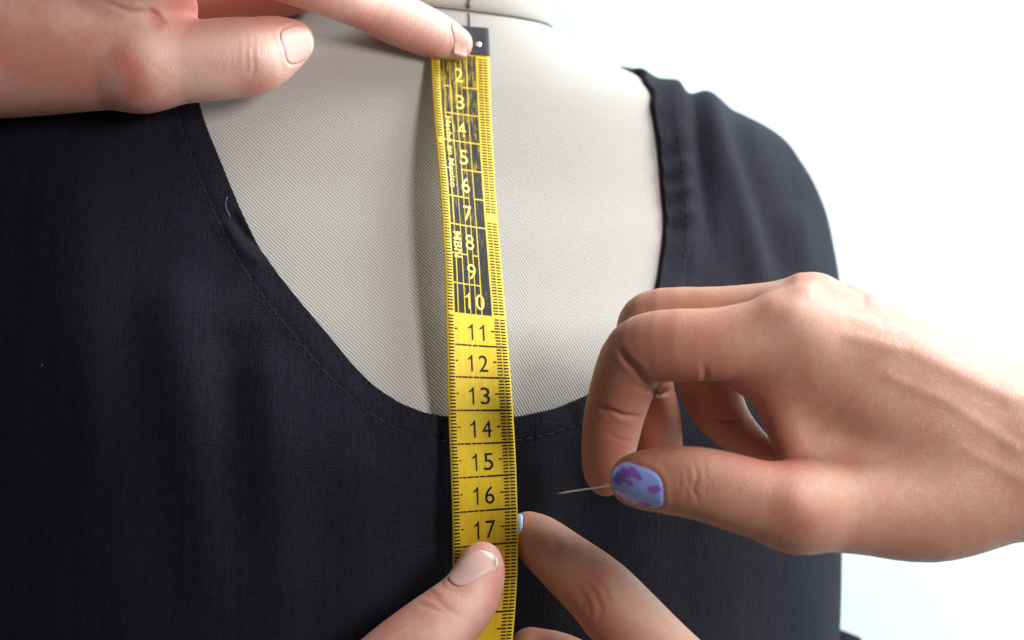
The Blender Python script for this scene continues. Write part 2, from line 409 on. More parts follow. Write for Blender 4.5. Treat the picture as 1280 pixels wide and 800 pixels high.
# ------------------------------------------------------------------ the dress
NECK = [(236,80),(243,110),(250,130),(258,158),(270,190),(286,232),(305,275),(326,315),(352,352),(382,389),(410,423),(440,458),(470,486),(500,506),(530,517),(560,522),(600,524),(645,521),(690,512),(735,494),(775,455),(803,410),(820,360),(827,310),(829,270),(825,225),(819,180),(810,135),(802,103),(795,78)]
tz = np.array([onbody(*p) for p in NECK])
tt = np.concatenate([np.radians([-180, -130, -100, -85, -70]), tz[:, 0], [tz[-1, 0] + 0.25], np.radians([130, 180])])
zt = np.concatenate([[80, 88, 93, 93.5, 92], tz[:, 1], [95.5], [88, 80]])
o_ = np.argsort(tt); tt, zt = tt[o_], zt[o_]
thd = np.unique(np.concatenate([np.linspace(-math.pi, -1.45, 90), np.linspace(-1.45, 1.75, 620), np.linspace(1.75, math.pi, 80)]))[:-1]
zn = np.interp(thd, tt, zt)
ker = np.hanning(15); ker /= ker.sum(); zn = np.convolve(np.concatenate([zn[-7:], zn, zn[:7]]), ker, 'valid')
NR = 300
sr = 1 - (1 - np.linspace(0, 1, NR)) ** 1.35
ZD = -226 + (zn[None, :] + 226) * sr[:, None]; TD = np.broadcast_to(thd, ZD.shape)
base = body(TD, ZD); nn = bodyn(TD, ZD)
ppx, ppy = proj(base)
# distance below the neckline edge, in picture units
curve = np.array(NECK, float)
dn, fr = polydist(ppx, ppy, curve)
front = (base[..., 1] < CY + 20)
off = 2.2 + 0.8 * np.sin(TD * 23 + ZD * 0.02) * 0.25
off += 1.4 * (1 - sstep(0, 60, dn)) * 0                                     
def ridge(pts, amp, wid, y_end=None):
    d, f_ = polydist(ppx, ppy, pts); return np.where(front, amp * np.exp(-(d / wid) ** 2) * sstep(0, .18, f_ + 0.02) * (1 - sstep(.82, 1.0, f_) * 0.8), 0)
off += ridge([(868,105),(882,150),(897,200),(915,255),(935,320),(950,400)], 3.6, 20)      # folds hanging from the shoulder
off -= ridge([(905,130),(925,200),(948,270),(975,360)], 1.6, 16)
off += ridge([(985,250),(995,330),(1000,420),(1000,560)], 2.2, 18)
off += ridge([(835,80),(842,130),(850,220),(860,330)], 2.2, 14)
off -= ridge([(856,95),(862,130),(872,220),(888,330)], 1.8, 10)
off += ridge([(812,82),(826,78),(840,76),(850,84)], 4.2, 14)
off += ridge([(215,330),(222,420),(240,520),(250,640),(255,800)], 2.4, 42)
off += ridge([(330,430),(338,520),(350,640),(360,800)], 1.8, 38)
off -= ridge([(285,400),(292,520),(300,700)], 1.6, 30)
off += ridge([(90,180),(100,330),(120,560),(130,780)], 2.0, 50)
off += ridge([(470,560),(468,660),(470,800)], 1.0, 40)
off -= ridge([(285,268),(310,300),(338,322)], 0.7, 6); off += ridge([(280,285),(305,318),(330,338)], 0.6, 7)   # pull lines by the neckline
off -= ridge([(300,250),(312,275)], 0.5, 5)
# turned edge: puckered hem band, slightly thicker, with a dent along the stitching
hem = sstep(46, 30, dn) * front
off += 0.22 * hem - 0.22 * np.exp(-((dn - 31) / 5) ** 2) * front
off += hem * np.sin(fr * 210 + 2 * np.sin(fr * 37)) * (0.10 + 0.38 * sstep(0.62, 0.9, fr))
off += 0.10 * rng.standard_normal(off.shape) * 0
row_in = np.clip((np.arange(NR)[:, None] - (NR - 4)) / 3.0, 0, 1)
edge_round = -0.9 * row_in ** 2
nz = nn.copy()
Dp = base + nn * (off + edge_round)[..., None]
# turned-under inner rim
rim1 = Dp[-1] - nn[-1] * 1.2 ; rim2 = rim1 - nn[-1] * 0.6 + (Dp[-3] - Dp[-1]) * 0.8
Dall = np.concatenate([Dp, rim1[None], rim2[None]])
arcd = np.concatenate([np.zeros((Dall.shape[0], 1)), np.cumsum(np.linalg.norm(np.diff(Dall, axis=1), axis=2), 1)], 1)
rk = NR // 2; xr = Dp[rk, :, 0]; fm = np.abs(thd) < 1.75; o2 = np.argsort(xr[fm]); ar = arcd[rk]
uf = np.interp(Dall[..., 0], xr[fm][o2], ar[fm][o2]); backside = np.abs(np.broadcast_to(thd, uf.shape)) > 1.75
arcd = np.where(backside, arcd, uf)
uvd = np.stack([arcd, np.concatenate([ZD, ZD[-1:] + 1, ZD[-1:] + 2])], -1)
dress = tag(empty('dress'), 'dark navy sleeveless dress with a scooped topstitched neckline on the dress form', 'dress')
link('dress_body', Dall.reshape(-1, 3), gridfaces(Dall.shape[0], len(thd), True), M_DRESS, dress, uv=uvd.reshape(-1, 2))
# topstitching: dashes lying on the cloth about 8 mm from the edge
bag = Bag()
tree = Dp.reshape(-1, 3); tn_ = nn.reshape(-1, 3); tpx, tpy = proj(tree); okv = (tree[:, 1] < CY + 20)
cl = [curve[0]]
for a, b in zip(curve[:-1], curve[1:]):
    for q in np.linspace(0, 1, 12)[1:]: cl.append(a + (b - a) * q)
cl = np.array(cl); ker = np.hanning(41); ker /= ker.sum()
pad = np.concatenate([np.repeat(cl[:1], 20, 0), cl, np.repeat(cl[-1:], 20, 0)]); cl = np.stack([np.convolve(pad[:, i], ker, 'valid') for i in (0, 1)], 1)
tg = np.gradient(cl, axis=0); tg /= np.linalg.norm(tg, axis=1, keepdims=True); nrm = np.stack([-tg[:, 1], tg[:, 0]], 1)
sl = cl + nrm * 31.0
L = np.concatenate([[0], np.cumsum(np.linalg.norm(np.diff(sl, axis=0), axis=1))])
def on_dress(q):
    i = np.argmin(np.where(okv, (tpx - q[0]) ** 2 + (tpy - q[1]) ** 2, 1e9)); 
    p = P(q[0], q[1], tree[i, 1]); return p + tn_[i] * 0.12
s = 0.0
while s < L[-1] - 70:
    a = np.array([np.interp(s, L, sl[:, i]) for i in (0, 1)]); b = np.array([np.interp(s + 9.5, L, sl[:, i]) for i in (0, 1)])
    if (b - a) @ (b - a) > 30:
        p0, p1 = on_dress(a), on_dress(b); m_ = (p0 + p1) / 2 + np.array([0, -0.12, 0])
        bag.add(*tube([p0 + [0, .25, 0], p0 * .75 + m_ * .25, m_, p1 * .75 + m_ * .25, p1 + [0, .25, 0]], 0.12, 5))
    s += 13.5
st = link('neckline_stitching', np.concatenate(bag.v), bag.f, M_STITCH, dress); st['kind'] = 'stuff'
# the end of a tie behind the waist
v = np.array([P(1046,786,150), P(1056,789,150), P(1076,797,152), P(1084,815,152), P(1046,830,150)]); v2 = v + [0, 1.6, 0]
n = len(v); link('waist_tie', np.concatenate([v, v2]), [list(range(n)), list(range(2*n-1, n-1, -1))] + [[i, i+n, (i+1) % n + n, (i+1) % n] for i in range(n)], M_DRESS, dress, False, uv=np.concatenate([v, v2])[:, [0, 2]])
def dress_y(px, py):
    i = np.argmin(np.where(okv, (tpx - px) ** 2 + (tpy - py) ** 2, 1e9)); return tree[i, 1]
# lint
q = [(284,247),(282,254),(283,261),(286,267),(288,272)]
v, f = tube([on_dress(p) + [0, -0.2, 0] for p in q], 0.11, 5)
tag(link('lint_thread', v, f, M_LINT), 'tiny curled pale thread caught on the dress beside its neckline', 'lint')
v, f = tube([on_dress(p) + [0, -0.2, 0] for p in ((52, 456), (53, 456.5), (54, 457))], 0.14, 5)
tag(link('lint_speck', v, f, M_LINT), 'tiny pale lint speck on the dark dress at far left', 'lint')

# ------------------------------------------------------------------ tape measure
TS = np.array([-0.2,0.3,1,2,3,4,5,6,7,8,9,10,11,12,13,14,15,16,17,18,19,20,21,22,23])
TX = np.array([573.5,574,575,576,577.5,579.5,582,584.5,587,589.5,592,594,596,598,600,602,604,605.5,606.5,606.5,605,602,598,594,590])
TY = np.array([22,38,62,95,129,163,198,233,268,304,341,378,416,455,495.5,537,578,620,663,706,748,791,833,876,919])
TT = np.array([4,4,4,4,5,6,6.5,7,7.5,8,8,7,5,3,1,-1,-3,-4,-5,-5.5,-6,-6,-6,-6,-6.])
TW = np.array([12,12,13,16,19,22,25,28,28,27,26,24,21,17,10,4,2,0,0,-4,-8,-10,-10,-10,-10.])
ss_ = np.linspace(TS[0], TS[-1], 470)
cx_ = cub(ss_, TS, TX); cy_ = cub(ss_, TS, TY)
ker = np.hanning(31); ker /= ker.sum()
def smo(a): return np.convolve(np.concatenate([2*a[0]-a[15:0:-1], a, 2*a[-1]-a[-2:-17:-1]]), ker, 'valid')
cx_, cy_ = smo(cx_), smo(cy_)
yy = np.zeros(len(ss_)); i17 = int(np.argmin(abs(ss_ - 17))); yy[i17] = -15.0
for rng_, sg in ((range(i17, 0, -1), -1), (range(i17, len(ss_) - 1), 1)):
    for i in rng_:
        j = i + sg; y = yy[i]
        d = P(cx_[j], cy_[j], y) - P(cx_[i], cy_[i], y); ds = abs(ss_[j] - ss_[i]) * 10
        dy = math.sqrt(max(0, ds * ds - d[0] ** 2 - d[2] ** 2))
        yy[j] = y + min(dy, 0.55 * ds) if sg < 0 else y + 0.05 * ds
yy = smo(smo(yy))
# rests on the form at its top end, on the dress below
TC = np.stack([P(x, y_, d) for x, y_, d in zip(cx_, cy_, yy)])
ta, tw = np.radians(smo(np.interp(ss_, TS, TT))), np.radians(smo(np.interp(ss_, TS, TW)))
TWD = np.stack([np.cos(ta) * np.cos(tw), np.sin(tw), -np.sin(ta) * np.cos(tw)], -1)
ttan = np.gradient(TC, axis=0); ttan /= np.linalg.norm(ttan, axis=1, keepdims=True)
TWD -= (TWD * ttan).sum(1, keepdims=True) * ttan * 0.0
TN = np.cross(ttan, TWD); TN /= np.linalg.norm(TN, axis=1, keepdims=True)
TN *= np.where((TN[:, 1] > 0), -1, 1)[:, None]
TWIDTH = 19.4
def tape_at(w, s, off=0.0):   # w in mm from the left edge
    w = np.asarray(w, float); s = np.asarray(s, float)
    g = lambda A: np.stack([np.interp(s, ss_, A[:, i]) for i in range(3)], -1)
    cup = 0.35 * ((w / TWIDTH * 2 - 1) ** 2)
    return g(TC) + g(TWD) * (w - TWIDTH / 2)[..., None] + g(TN) * (off + cup)[..., None]
tape = tag(empty('tape_measure'), 'yellow tailor tape measure with black figures hanging down the neckline', 'tape measure')
sR = np.linspace(0.55, 22.6, 320); wR = np.linspace(0, TWIDTH, 13)
S_, W_ = np.meshgrid(sR, wR, indexing='ij')
f1 = tape_at(W_, S_, 0).reshape(-1, 3); f2 = tape_at(W_, S_, -0.42).reshape(-1, 3)
g1 = gridfaces(len(sR), len(wR)); n1 = len(f1); nc = len(wR); nr = len(sR)
bnd = list(range(nc)) + [r * nc + nc - 1 for r in range(1, nr)] + [(nr - 1) * nc + c for c in range(nc - 2, -1, -1)] + [r * nc for r in range(nr - 2, 0, -1)]
fs = np.concatenate([g1[:, ::-1], g1 + n1, np.array([[bnd[i], bnd[(i+1) % len(bnd)], bnd[(i+1) % len(bnd)] + n1, bnd[i] + n1] for i in range(len(bnd))])])
tuv = np.stack([W_.ravel(), S_.ravel() * 10], -1)
ob = link('ribbon', np.concatenate([f1, f2]), fs, M_TAPE, tape, True, uv=np.concatenate([tuv, tuv]))
ob.data.polygons.foreach_set('use_smooth', np.concatenate([np.ones(len(g1)*2, bool), np.zeros(len(bnd), bool)]))
def patch(bag, w0, w1, s0, s1, off=0.05, slant=0.0):
    nw = max(2, int(abs(w1 - w0) / 1.6) + 2); ns = max(2, int(abs(s1 - s0) * 6) + 2)
    A, B = np.meshgrid(np.linspace(s0, s1, ns), np.linspace(w0, w1, nw), indexing='ij')
    bag.add(tape_at(B, A, off).reshape(-1, 3), gridfaces(ns, nw)[:, ::-1].tolist(), np.stack([B.ravel(), A.ravel() * 10], -1))
ticks = Bag(); lines = Bag(); bands = Bag()
E = 10.40                                                     # printed black band ends here
for n in range(0, 23):
    for k in range(10):
        s = n + 0.42 + k / 10.0
        if s < 1.3 or s > 22.4: continue
        hh = 0.023 + rng.uniform(-.003, .003); j = lambda: rng.uniform(-.12, .12)
        inband = s < E
        if inband and 4.32 < s < 4.62: pass
        elif k != 0 or inband: patch(ticks, 0.55 + j() * .5, 2.25 + j(), s - hh, s + hh)
        if inband and 6.86 < s < 7.16: continue
        if k == 0 and not inband: continue
        patch(ticks, 15.6 + j(), 17.15, s - hh, s + hh); patch(ticks, 17.5, 19.0 + j() * .5, s - hh, s + hh)
        if k == 5 and not inband:
            patch(ticks, 2.6, 3.35 + j(), s - hh * .9, s + hh * .9); patch(ticks, 14.3 + j(), 15.4, s - hh, s + hh)
    s = n + 0.42
    if s > E + 0.5 and s < 22.4:                              # centimetre lines, printed thin and broken at the left
        w = 0.5
        for ln in (1.8, 0.7, 0.9, 1.9, 1.3, 1.7):
            patch(lines, w, w + ln, s - .024, s + .024); w += ln + rng.uniform(.12, .35)
        patch(lines, w, 19.1, s - .027, s + .027)
STR = [(2.75, 3.85), (4.15, 6.0), (6.3, 7.9), (8.2, 9.7), (9.95, 11.6), (11.9, 14.95)]
for n in range(1, 11):
    for (a, b) in STR:
        s0 = max(1.2, n - 0.58 + 0.022); s1 = min(E, n + 0.42 - 0.022)
        cut = rng.random() < 0.25
        patch(bands, a + rng.uniform(-.07, .07), b + rng.uniform(-.07, .07), s0 - (0.05 if cut else 0), s1, 0.035)
o = ticks.build('tick_marks', M_BLACK, tape, False); o['kind'] = 'stuff'
lines.build('centimetre_lines', M_BLACK, tape, False)
bands.build('black_band', M_BAND, tape, False)
def glyphs(txt, bold):
    cu = bpy.data.curves.new('t', 'FONT'); cu.body = txt; cu.size = 1.0; cu.align_x = 'CENTER'; cu.resolution_u = 4; cu.offset = bold
    to = bpy.data.objects.new('t', cu); COL.objects.link(to); bpy.context.view_layer.update()
    me = to.evaluated_get(bpy.context.evaluated_depsgraph_get()).to_mesh()
    v = np.array([x.co[:2] for x in me.vertices]); fc = [list(p.vertices) for p in me.polygons]
    bpy.data.objects.remove(to); bpy.data.curves.remove(cu)
    return v, fc
def lettering(name, txt, s, w, hmm, material, off, rot=False, bold=0.0, squash=1.0):
    if txt.isdigit():                 # figures set one by one; the 1 has a flag
        vs, fc, n, x = [], [], 0, 0.0
        for ch in txt:
            if ch == '1':
                v = np.array([(.285, 0), (.39, 0), (.39, 1), (.32, 1), (.285, .80), (.24, .87), (.10, .77), (.10, .68), (.24, .74), (.285, .775)]); f = [[0, 1, 2, 3, 4], [4, 3, 5, 9], [5, 6, 7, 8], [9, 5, 8]]
                f = [[0, 1, 2, 3, 5, 6, 7, 8, 9]]
            else:
                v, f = glyphs(ch, bold); lo, hi = v.min(0), v.max(0); v = (v - lo) / (hi[1] - lo[1]); v[:, 0] *= 0.56 / v[:, 0].max(); v[:, 0] += 0.06
            vs.append(v + [x, 0]); fc += [[q + n for q in k] for k in f]; n += len(v); x += 0.72
        v = np.concatenate(vs)
    else: v, fc = glyphs(txt, bold)
    lo, hi = v.min(0), v.max(0); c = (lo + hi) / 2; v = (v - c) * (hmm / (hi[1] - lo[1])); v[:, 0] *= squash
    if not rot: ww, sx = w + v[:, 0], s - v[:, 1] / 10
    else: ww, sx = w + v[:, 1], s + v[:, 0] / 10
    return link(name, tape_at(ww, sx, off), fc, material, tape, False, uv=np.stack([ww, sx * 10], -1))
for n in range(2, 18):
    dark = n > 10
    lettering('numeral', str(n), n - 0.02, 9.6 + (0.0 if dark else -0.6 if n < 10 else 0.0), 5.2 if dark else 5.2, M_BLACK if dark else M_YINK, 0.06 if dark else 0.085, bold=0.001, squash=0.97)
lettering('lettering', 'Hecho en Mexico', 4.85, 4.55, 1.9, M_YINK, 0.09, rot=True, bold=0.012, squash=1.35)
lettering('lettering', 'MBN', 8.12, 4.75, 2.7, M_YINK, 0.09, rot=True, bold=0.012, squash=1.15)
# metal-look end tip folded over the ribbon
tip = Bag()
sT = np.linspace(0.12, 1.16, 14); wT = np.linspace(-0.35, TWIDTH + 0.25, 11)
S_, W_ = np.meshgrid(sT, wT, indexing='ij')
fa = tape_at(W_, S_, 0.35 ).reshape(-1, 3); fb = tape_at(W_, S_, -0.85).reshape(-1, 3)
g = gridfaces(14, 11); n1 = len(fa); nc, nr = 11, 14
bnd = list(range(nc)) + [r * nc + nc - 1 for r in range(1, nr)] + [(nr - 1) * nc + c for c in range(nc - 2, -1, -1)] + [r * nc for r in range(nr - 2, 0, -1)]
tp = link('end_tip', np.concatenate([fa, fb]), np.concatenate([g[:, ::-1], g + n1, np.array([[bnd[i], bnd[(i+1) % len(bnd)], bnd[(i+1) % len(bnd)] + n1, bnd[i] + n1] for i in range(len(bnd))])]), M_TIP, tape, False)
bv = tp.modifiers.new('bevel', 'BEVEL'); bv.width = 0.0002; bv.segments = 2; bv.limit_method = 'ANGLE'
c = tape_at(np.array(15.9), np.array(0.78), 0.35); nrm_ = TN[10]; ux = TWD[10]; uz = np.cross(nrm_, ux)
a = np.linspace(0, 2 * math.pi, 20, endpoint=False); rv = []
for r, h in ((1.05, 0), (1.0, .25), (.8, .4), (.4, .48), (.05, .5)): rv.append(c + r * (np.cos(a)[:, None] * ux + np.sin(a)[:, None] * uz) + nrm_ * h)
link('rivet', np.concatenate(rv), gridfaces(5, 20, True), M_RIVET, tape)

# ------------------------------------------------------------------ hands: smooth-blended limbs meshed as one skin
def smin(a, b, k):
    h = np.maximum(k - np.abs(a - b), 0) / k; return np.minimum(a, b) - h * h * k * 0.25
def cone(p, a, b, r1, r2):     # exact distance to a round cone
    ba = b - a; l = float(np.linalg.norm(ba)) + 1e-6; ba = (ba / l).astype(np.float32); sl = min(0.9, max(-0.9, (r2 - r1) / l))
    x, y, z = p[0] - np.float32(a[0]), p[1] - np.float32(a[1]), p[2] - np.float32(a[2])
    ax = x * ba[0] + y * ba[1] + z * ba[2]
    rad = np.sqrt(np.maximum(x * x + y * y + z * z - ax * ax, 0))
    t = np.clip(ax + rad * np.float32(sl / math.sqrt(1 - sl * sl)), 0, np.float32(l))
    return np.sqrt(rad * rad + (ax - t) ** 2) - (np.float32(r1) + np.float32((r2 - r1) / l) * t)
def tri(pp, a, b, c, r):
    p = pp.T.astype(np.float64)
    ba, cb, ac = b - a, c - b, a - c; pa, pb, pc = p - a, p - b, p - c; n = np.cross(ba, ac)
    d2 = lambda x: (x * x).sum(-1)
    def seg(q, e): return d2(q - np.clip(q @ e / (e @ e), 0, 1)[:, None] * e)
    ins = (np.sign(pa @ np.cross(ba, n)) + np.sign(pb @ np.cross(cb, n)) + np.sign(pc @ np.cross(ac, n))) < 2.0
    return (np.sqrt(np.where(ins, np.minimum(np.minimum(seg(pa, ba), seg(pb, cb)), seg(pc, ac)), (pa @ n) ** 2 / (n @ n))) - r).astype(np.float32)
def J(t): return P(t[0], t[1], t[2]), RR(t[3], t[2])
class Hand:
    """palm: list of chains/triangles blended widely; fingers: chains blended to the palm at the root only"""
    def __init__(s, palm, fingers, kp=9.0, kf=2.2, kroot=7.0, kff=0.7):
        s.palm = palm; s.fingers = fingers; s.cache = {}; s.kp, s.kf, s.kroot, s.kff = kp, kf, kroot, kff
    def spline(s, ch):
        key = id(ch)
        if key not in s.cache:
            Q = np.array([np.concatenate([J(q)[0], [J(q)[1]]]) for q in ch])
            L = np.concatenate([[0], np.cumsum(np.linalg.norm(np.diff(Q[:, :3], axis=0), axis=1) ** 0.5 + 1e-6)])
            n = len(ch) - 1; t = np.concatenate([np.linspace(L[i], L[i + 1], int(np.clip(np.linalg.norm(Q[i + 1, :3] - Q[i, :3]) / 4.0, 3, 9)) + 1)[:-1] for i in range(n)] + [[L[-1]]]) if n > 1 else L
            R = np.stack([cub(t, L, Q[:, c]) for c in range(4)], 1) if n > 1 else Q
            s.cache[key] = (R, (R[:, :3] - R[:, 3:]).min(0) - 22, (R[:, :3] + R[:, 3:]).max(0) + 22)
        return s.cache[key]
    def chain(s, p, ch):
        R, lo, hi = s.spline(ch); lo = lo.astype(np.float32); hi = hi.astype(np.float32)
        m = (p[0] > lo[0]) & (p[1] > lo[1]) & (p[2] > lo[2]) & (p[0] < hi[0]) & (p[1] < hi[1]) & (p[2] < hi[2])
        out = np.zeros(p.shape[1], np.float32)
        for c in range(3): out += np.maximum(np.maximum(lo[c] - p[c], p[c] - hi[c]), 0) ** 2
        out = np.sqrt(out) + 22
        q = np.ascontiguousarray(p[:, m])
        if q.shape[1]:
            d = None
            for a, b in zip(R[:-1], R[1:]):
                x = cone(q, a[:3], b[:3], a[3], b[3]); d = x if d is None else np.minimum(d, x)
            out[m] = d
        return out
    def sdf(s, pts):
        p = np.ascontiguousarray(np.asarray(pts, np.float32).T); Pm = None
        for c in s.palm:
            if c[0] == 'tri': x = tri(p, P(*c[1]), P(*c[2]), P(*c[3]), c[4])
            else: x = s.chain(p, c)
            Pm = x if Pm is None else smin(Pm, x, s.kp)
        tot = Pm
        for f in s.fingers:
            F = s.chain(p, f); root = J(f[0])[0]
            w = 1 - sstep(10, 34, np.sqrt((p[0]-np.float32(root[0]))**2 + (p[1]-np.float32(root[1]))**2 + (p[2]-np.float32(root[2]))**2)); k = 0.5 + (s.kroot - 0.5) * w
            tot = smin(tot, F, k)
        return tot
    def grad(s, p, e=0.12):
        g = sum(s.sdf(p + np.array(d) * e)[:, None] * np.array(d) for d in ((1., -1, -1), (-1, -1, 1), (-1, 1, -1), (1, 1, 1))); return g / (np.linalg.norm(g, axis=1, keepdims=True) + 1e-9)
    def ray(s, px, py):
        o = np.array([[0, -D, 0.]]); d = P(px, py, 0) - o[0]; d = d / np.linalg.norm(d); t = 380.0
        for _ in range(90):
            x = s.sdf(o + d * t)[0]; t += x * 0.8
            if x < 0.01 or t > 800: break
        return (o + d * t)[0]
def mesh_sdf(hand, h):
    pts = [J(q) for c in hand.palm if c[0] != 'tri' for q in c] + [J(q) for f in hand.fingers for q in f]
    lo = np.min([p - r for p, r in pts], 0) - 4; hi = np.max([p + r for p, r in pts], 0) + 4
    cn = 4; n = (np.ceil((hi - lo) / (h * cn)).astype(int)) * cn
    ax = [lo[i] + h * np.arange(n[i]) for i in range(3)]
    cax = [lo[i] + h * (np.arange(n[i] // cn) * cn + (cn - 1) / 2) for i in range(3)]
    C = np.stack(np.meshgrid(*cax, indexing='ij'), -1); cs = C.shape[:3]
    cd = hand.sdf(C.reshape(-1, 3)).reshape(cs)
    act = np.abs(cd) < h * cn * 1.5
    V = np.repeat(np.repeat(np.repeat(cd, cn, 0), cn, 1), cn, 2); A = np.repeat(np.repeat(np.repeat(act, cn, 0), cn, 1), cn, 2)
    idx = np.argwhere(A)
    V[A] = hand.sdf(lo + h * idx)
    sg = V < 0
    # surface nets
    c8 = [sg[i:n[0]-1+i, j:n[1]-1+j, k:n[2]-1+k] for i in (0, 1) for j in (0, 1) for k in (0, 1)]
    cnt = sum(x.astype(np.int8) for x in c8); cells = np.argwhere((cnt > 0) & (cnt < 8))
    vid = -np.ones([m - 1 for m in n], int); vid[tuple(cells.T)] = np.arange(len(cells))
    acc = np.zeros((len(cells), 3)); num = np.zeros(len(cells))
    cor = [(i, j, k) for i in (0, 1) for j in (0, 1) for k in (0, 1)]
    for a in range(8):
        for b in range(a + 1, 8):
            if sum(abs(x - y) for x, y in zip(cor[a], cor[b])) != 1: continue
            va = V[tuple((cells + cor[a]).T)]; vb = V[tuple((cells + cor[b]).T)]; m = (va < 0) != (vb < 0)
            t = np.where(m, va / np.where(m, va - vb, 1), 0)[:, None]
            acc += np.where(m[:, None], np.array(cor[a]) + t * (np.array(cor[b]) - np.array(cor[a])), 0); num += m
    verts = lo + h * (cells + acc / num[:, None])
    faces = []
    for axn in range(3):
        u, v = (axn + 1) % 3, (axn + 2) % 3
        sl0 = [slice(None)] * 3; sl1 = [slice(None)] * 3; sl0[axn] = slice(0, -1); sl1[axn] = slice(1, None)
        a, b = sg[tuple(sl0)], sg[tuple(sl1)]; e = np.argwhere(a != b)
        e = e[(e[:, u] > 0) & (e[:, v] > 0) & (e[:, u] < n[u] - 1) & (e[:, v] < n[v] - 1)]
        q = []
        for du, dv in ((-1, -1), (0, -1), (0, 0), (-1, 0)):
            k = e.copy(); k[:, u] += du; k[:, v] += dv; q.append(vid[tuple(k.T)])
        q = np.stack(q, 1); fl = ~a[tuple(e.T)]; q[fl] = q[fl][:, ::-1]; faces.append(q)
    faces = np.concatenate(faces); faces = faces[(faces >= 0).all(1)]
    for _ in range(2):
        g = hand.grad(verts); verts = verts - g * np.clip(hand.sdf(verts), -h, h)[:, None] * 0.8
    return verts, faces, hand.grad(verts)

def nail_frame(hand, px, py, ang, nrm=None, back=0.0):
    if py is None:             # a point on the skin straight out from a joint
        nrm = np.array(nrm, float) / np.linalg.norm(nrm); c = px + nrm * 20
        for _ in range(60): c = c - nrm * hand.sdf(c[None])[0] * 0.8
    else: c = hand.ray(px, py)
    n = hand.grad(c[None])[0] if nrm is None else np.array(nrm, float); n /= np.linalg.norm(n)
    if nrm is not None:
        c = c + n * 0
    a = np.array([math.cos(math.radians(ang)), 0, -math.sin(math.radians(ang))]); a -= (a @ n) * n; a /= np.linalg.norm(a)
    b = np.cross(a, n); 
    if b[2] < 0: b = -b
    return c, a, b, n
def nail_outline(u, sq):      # half-width along the nail, u=-1 at the cuticle, 1 at the free edge
    return np.where(u < 0, (1 - np.abs(u) ** 3.6) ** (1 / 3.0), (1 - np.abs(u) ** sq) ** (1 / sq))
def nail_mesh(hand, fr, Ln, Wd, mat_, parent, sq=3.0, lift=0.25, arch=0.35):
    c, a, b, n = fr
    us = np.sin(np.linspace(-math.pi / 2, math.pi / 2, 25)); vs = np.linspace(-1, 1, 19)
    U, Vv = np.meshgrid(us, vs, indexing='ij'); wid = nail_outline(U, sq) * Wd + 0.02
    q = c + a * (U * Ln)[..., None] + b * (Vv * wid)[..., None]; q = q.reshape(-1, 3) + n * 7.0
    t = np.zeros(len(q))
    for _ in range(60): t += np.clip(hand.sdf(q - n * t[:, None]), -1, 3) * 0.8; t = np.minimum(t, 13)
    p = q - n * t[:, None]
    # keep the nail's own even arch: blend the projected depth with a cylinder
    e = (1 - (np.abs(Vv) * wid / Wd).ravel() ** 2)
    edge = np.minimum(1 - np.abs(Vv), 1 - np.abs(U)).ravel()
    top = p + n * (lift * sstep(0, .12, edge) + 0.05 + arch * e * 0.4 + 0.08 * sstep(0.5, 1, U.ravel()))[:, None]
    bot = p - n * 0.6
    k = len(top); g = gridfaces(25, 19); nc, nr = 19, 25
    bnd = list(range(nc)) + [r * nc + nc - 1 for r in range(1, nr)] + [(nr - 1) * nc + cc for cc in range(nc - 2, -1, -1)] + [r * nc for r in range(nr - 2, 0, -1)]
    f = np.concatenate([g, g[:, ::-1] + k, np.array([[bnd[i], bnd[i] + k, bnd[(i+1) % len(bnd)] + k, bnd[(i+1) % len(bnd)]] for i in range(len(bnd))])])
    uv = np.stack([U.ravel(), (Vv * wid / Wd).ravel()], -1)
    o = link('fingernail', np.concatenate([top, bot]), f, mat_, parent, True, uv=np.concatenate([uv, uv]))
    o.data.flip_normals() if np.cross(a, b) @ n < 0 else None
    return o
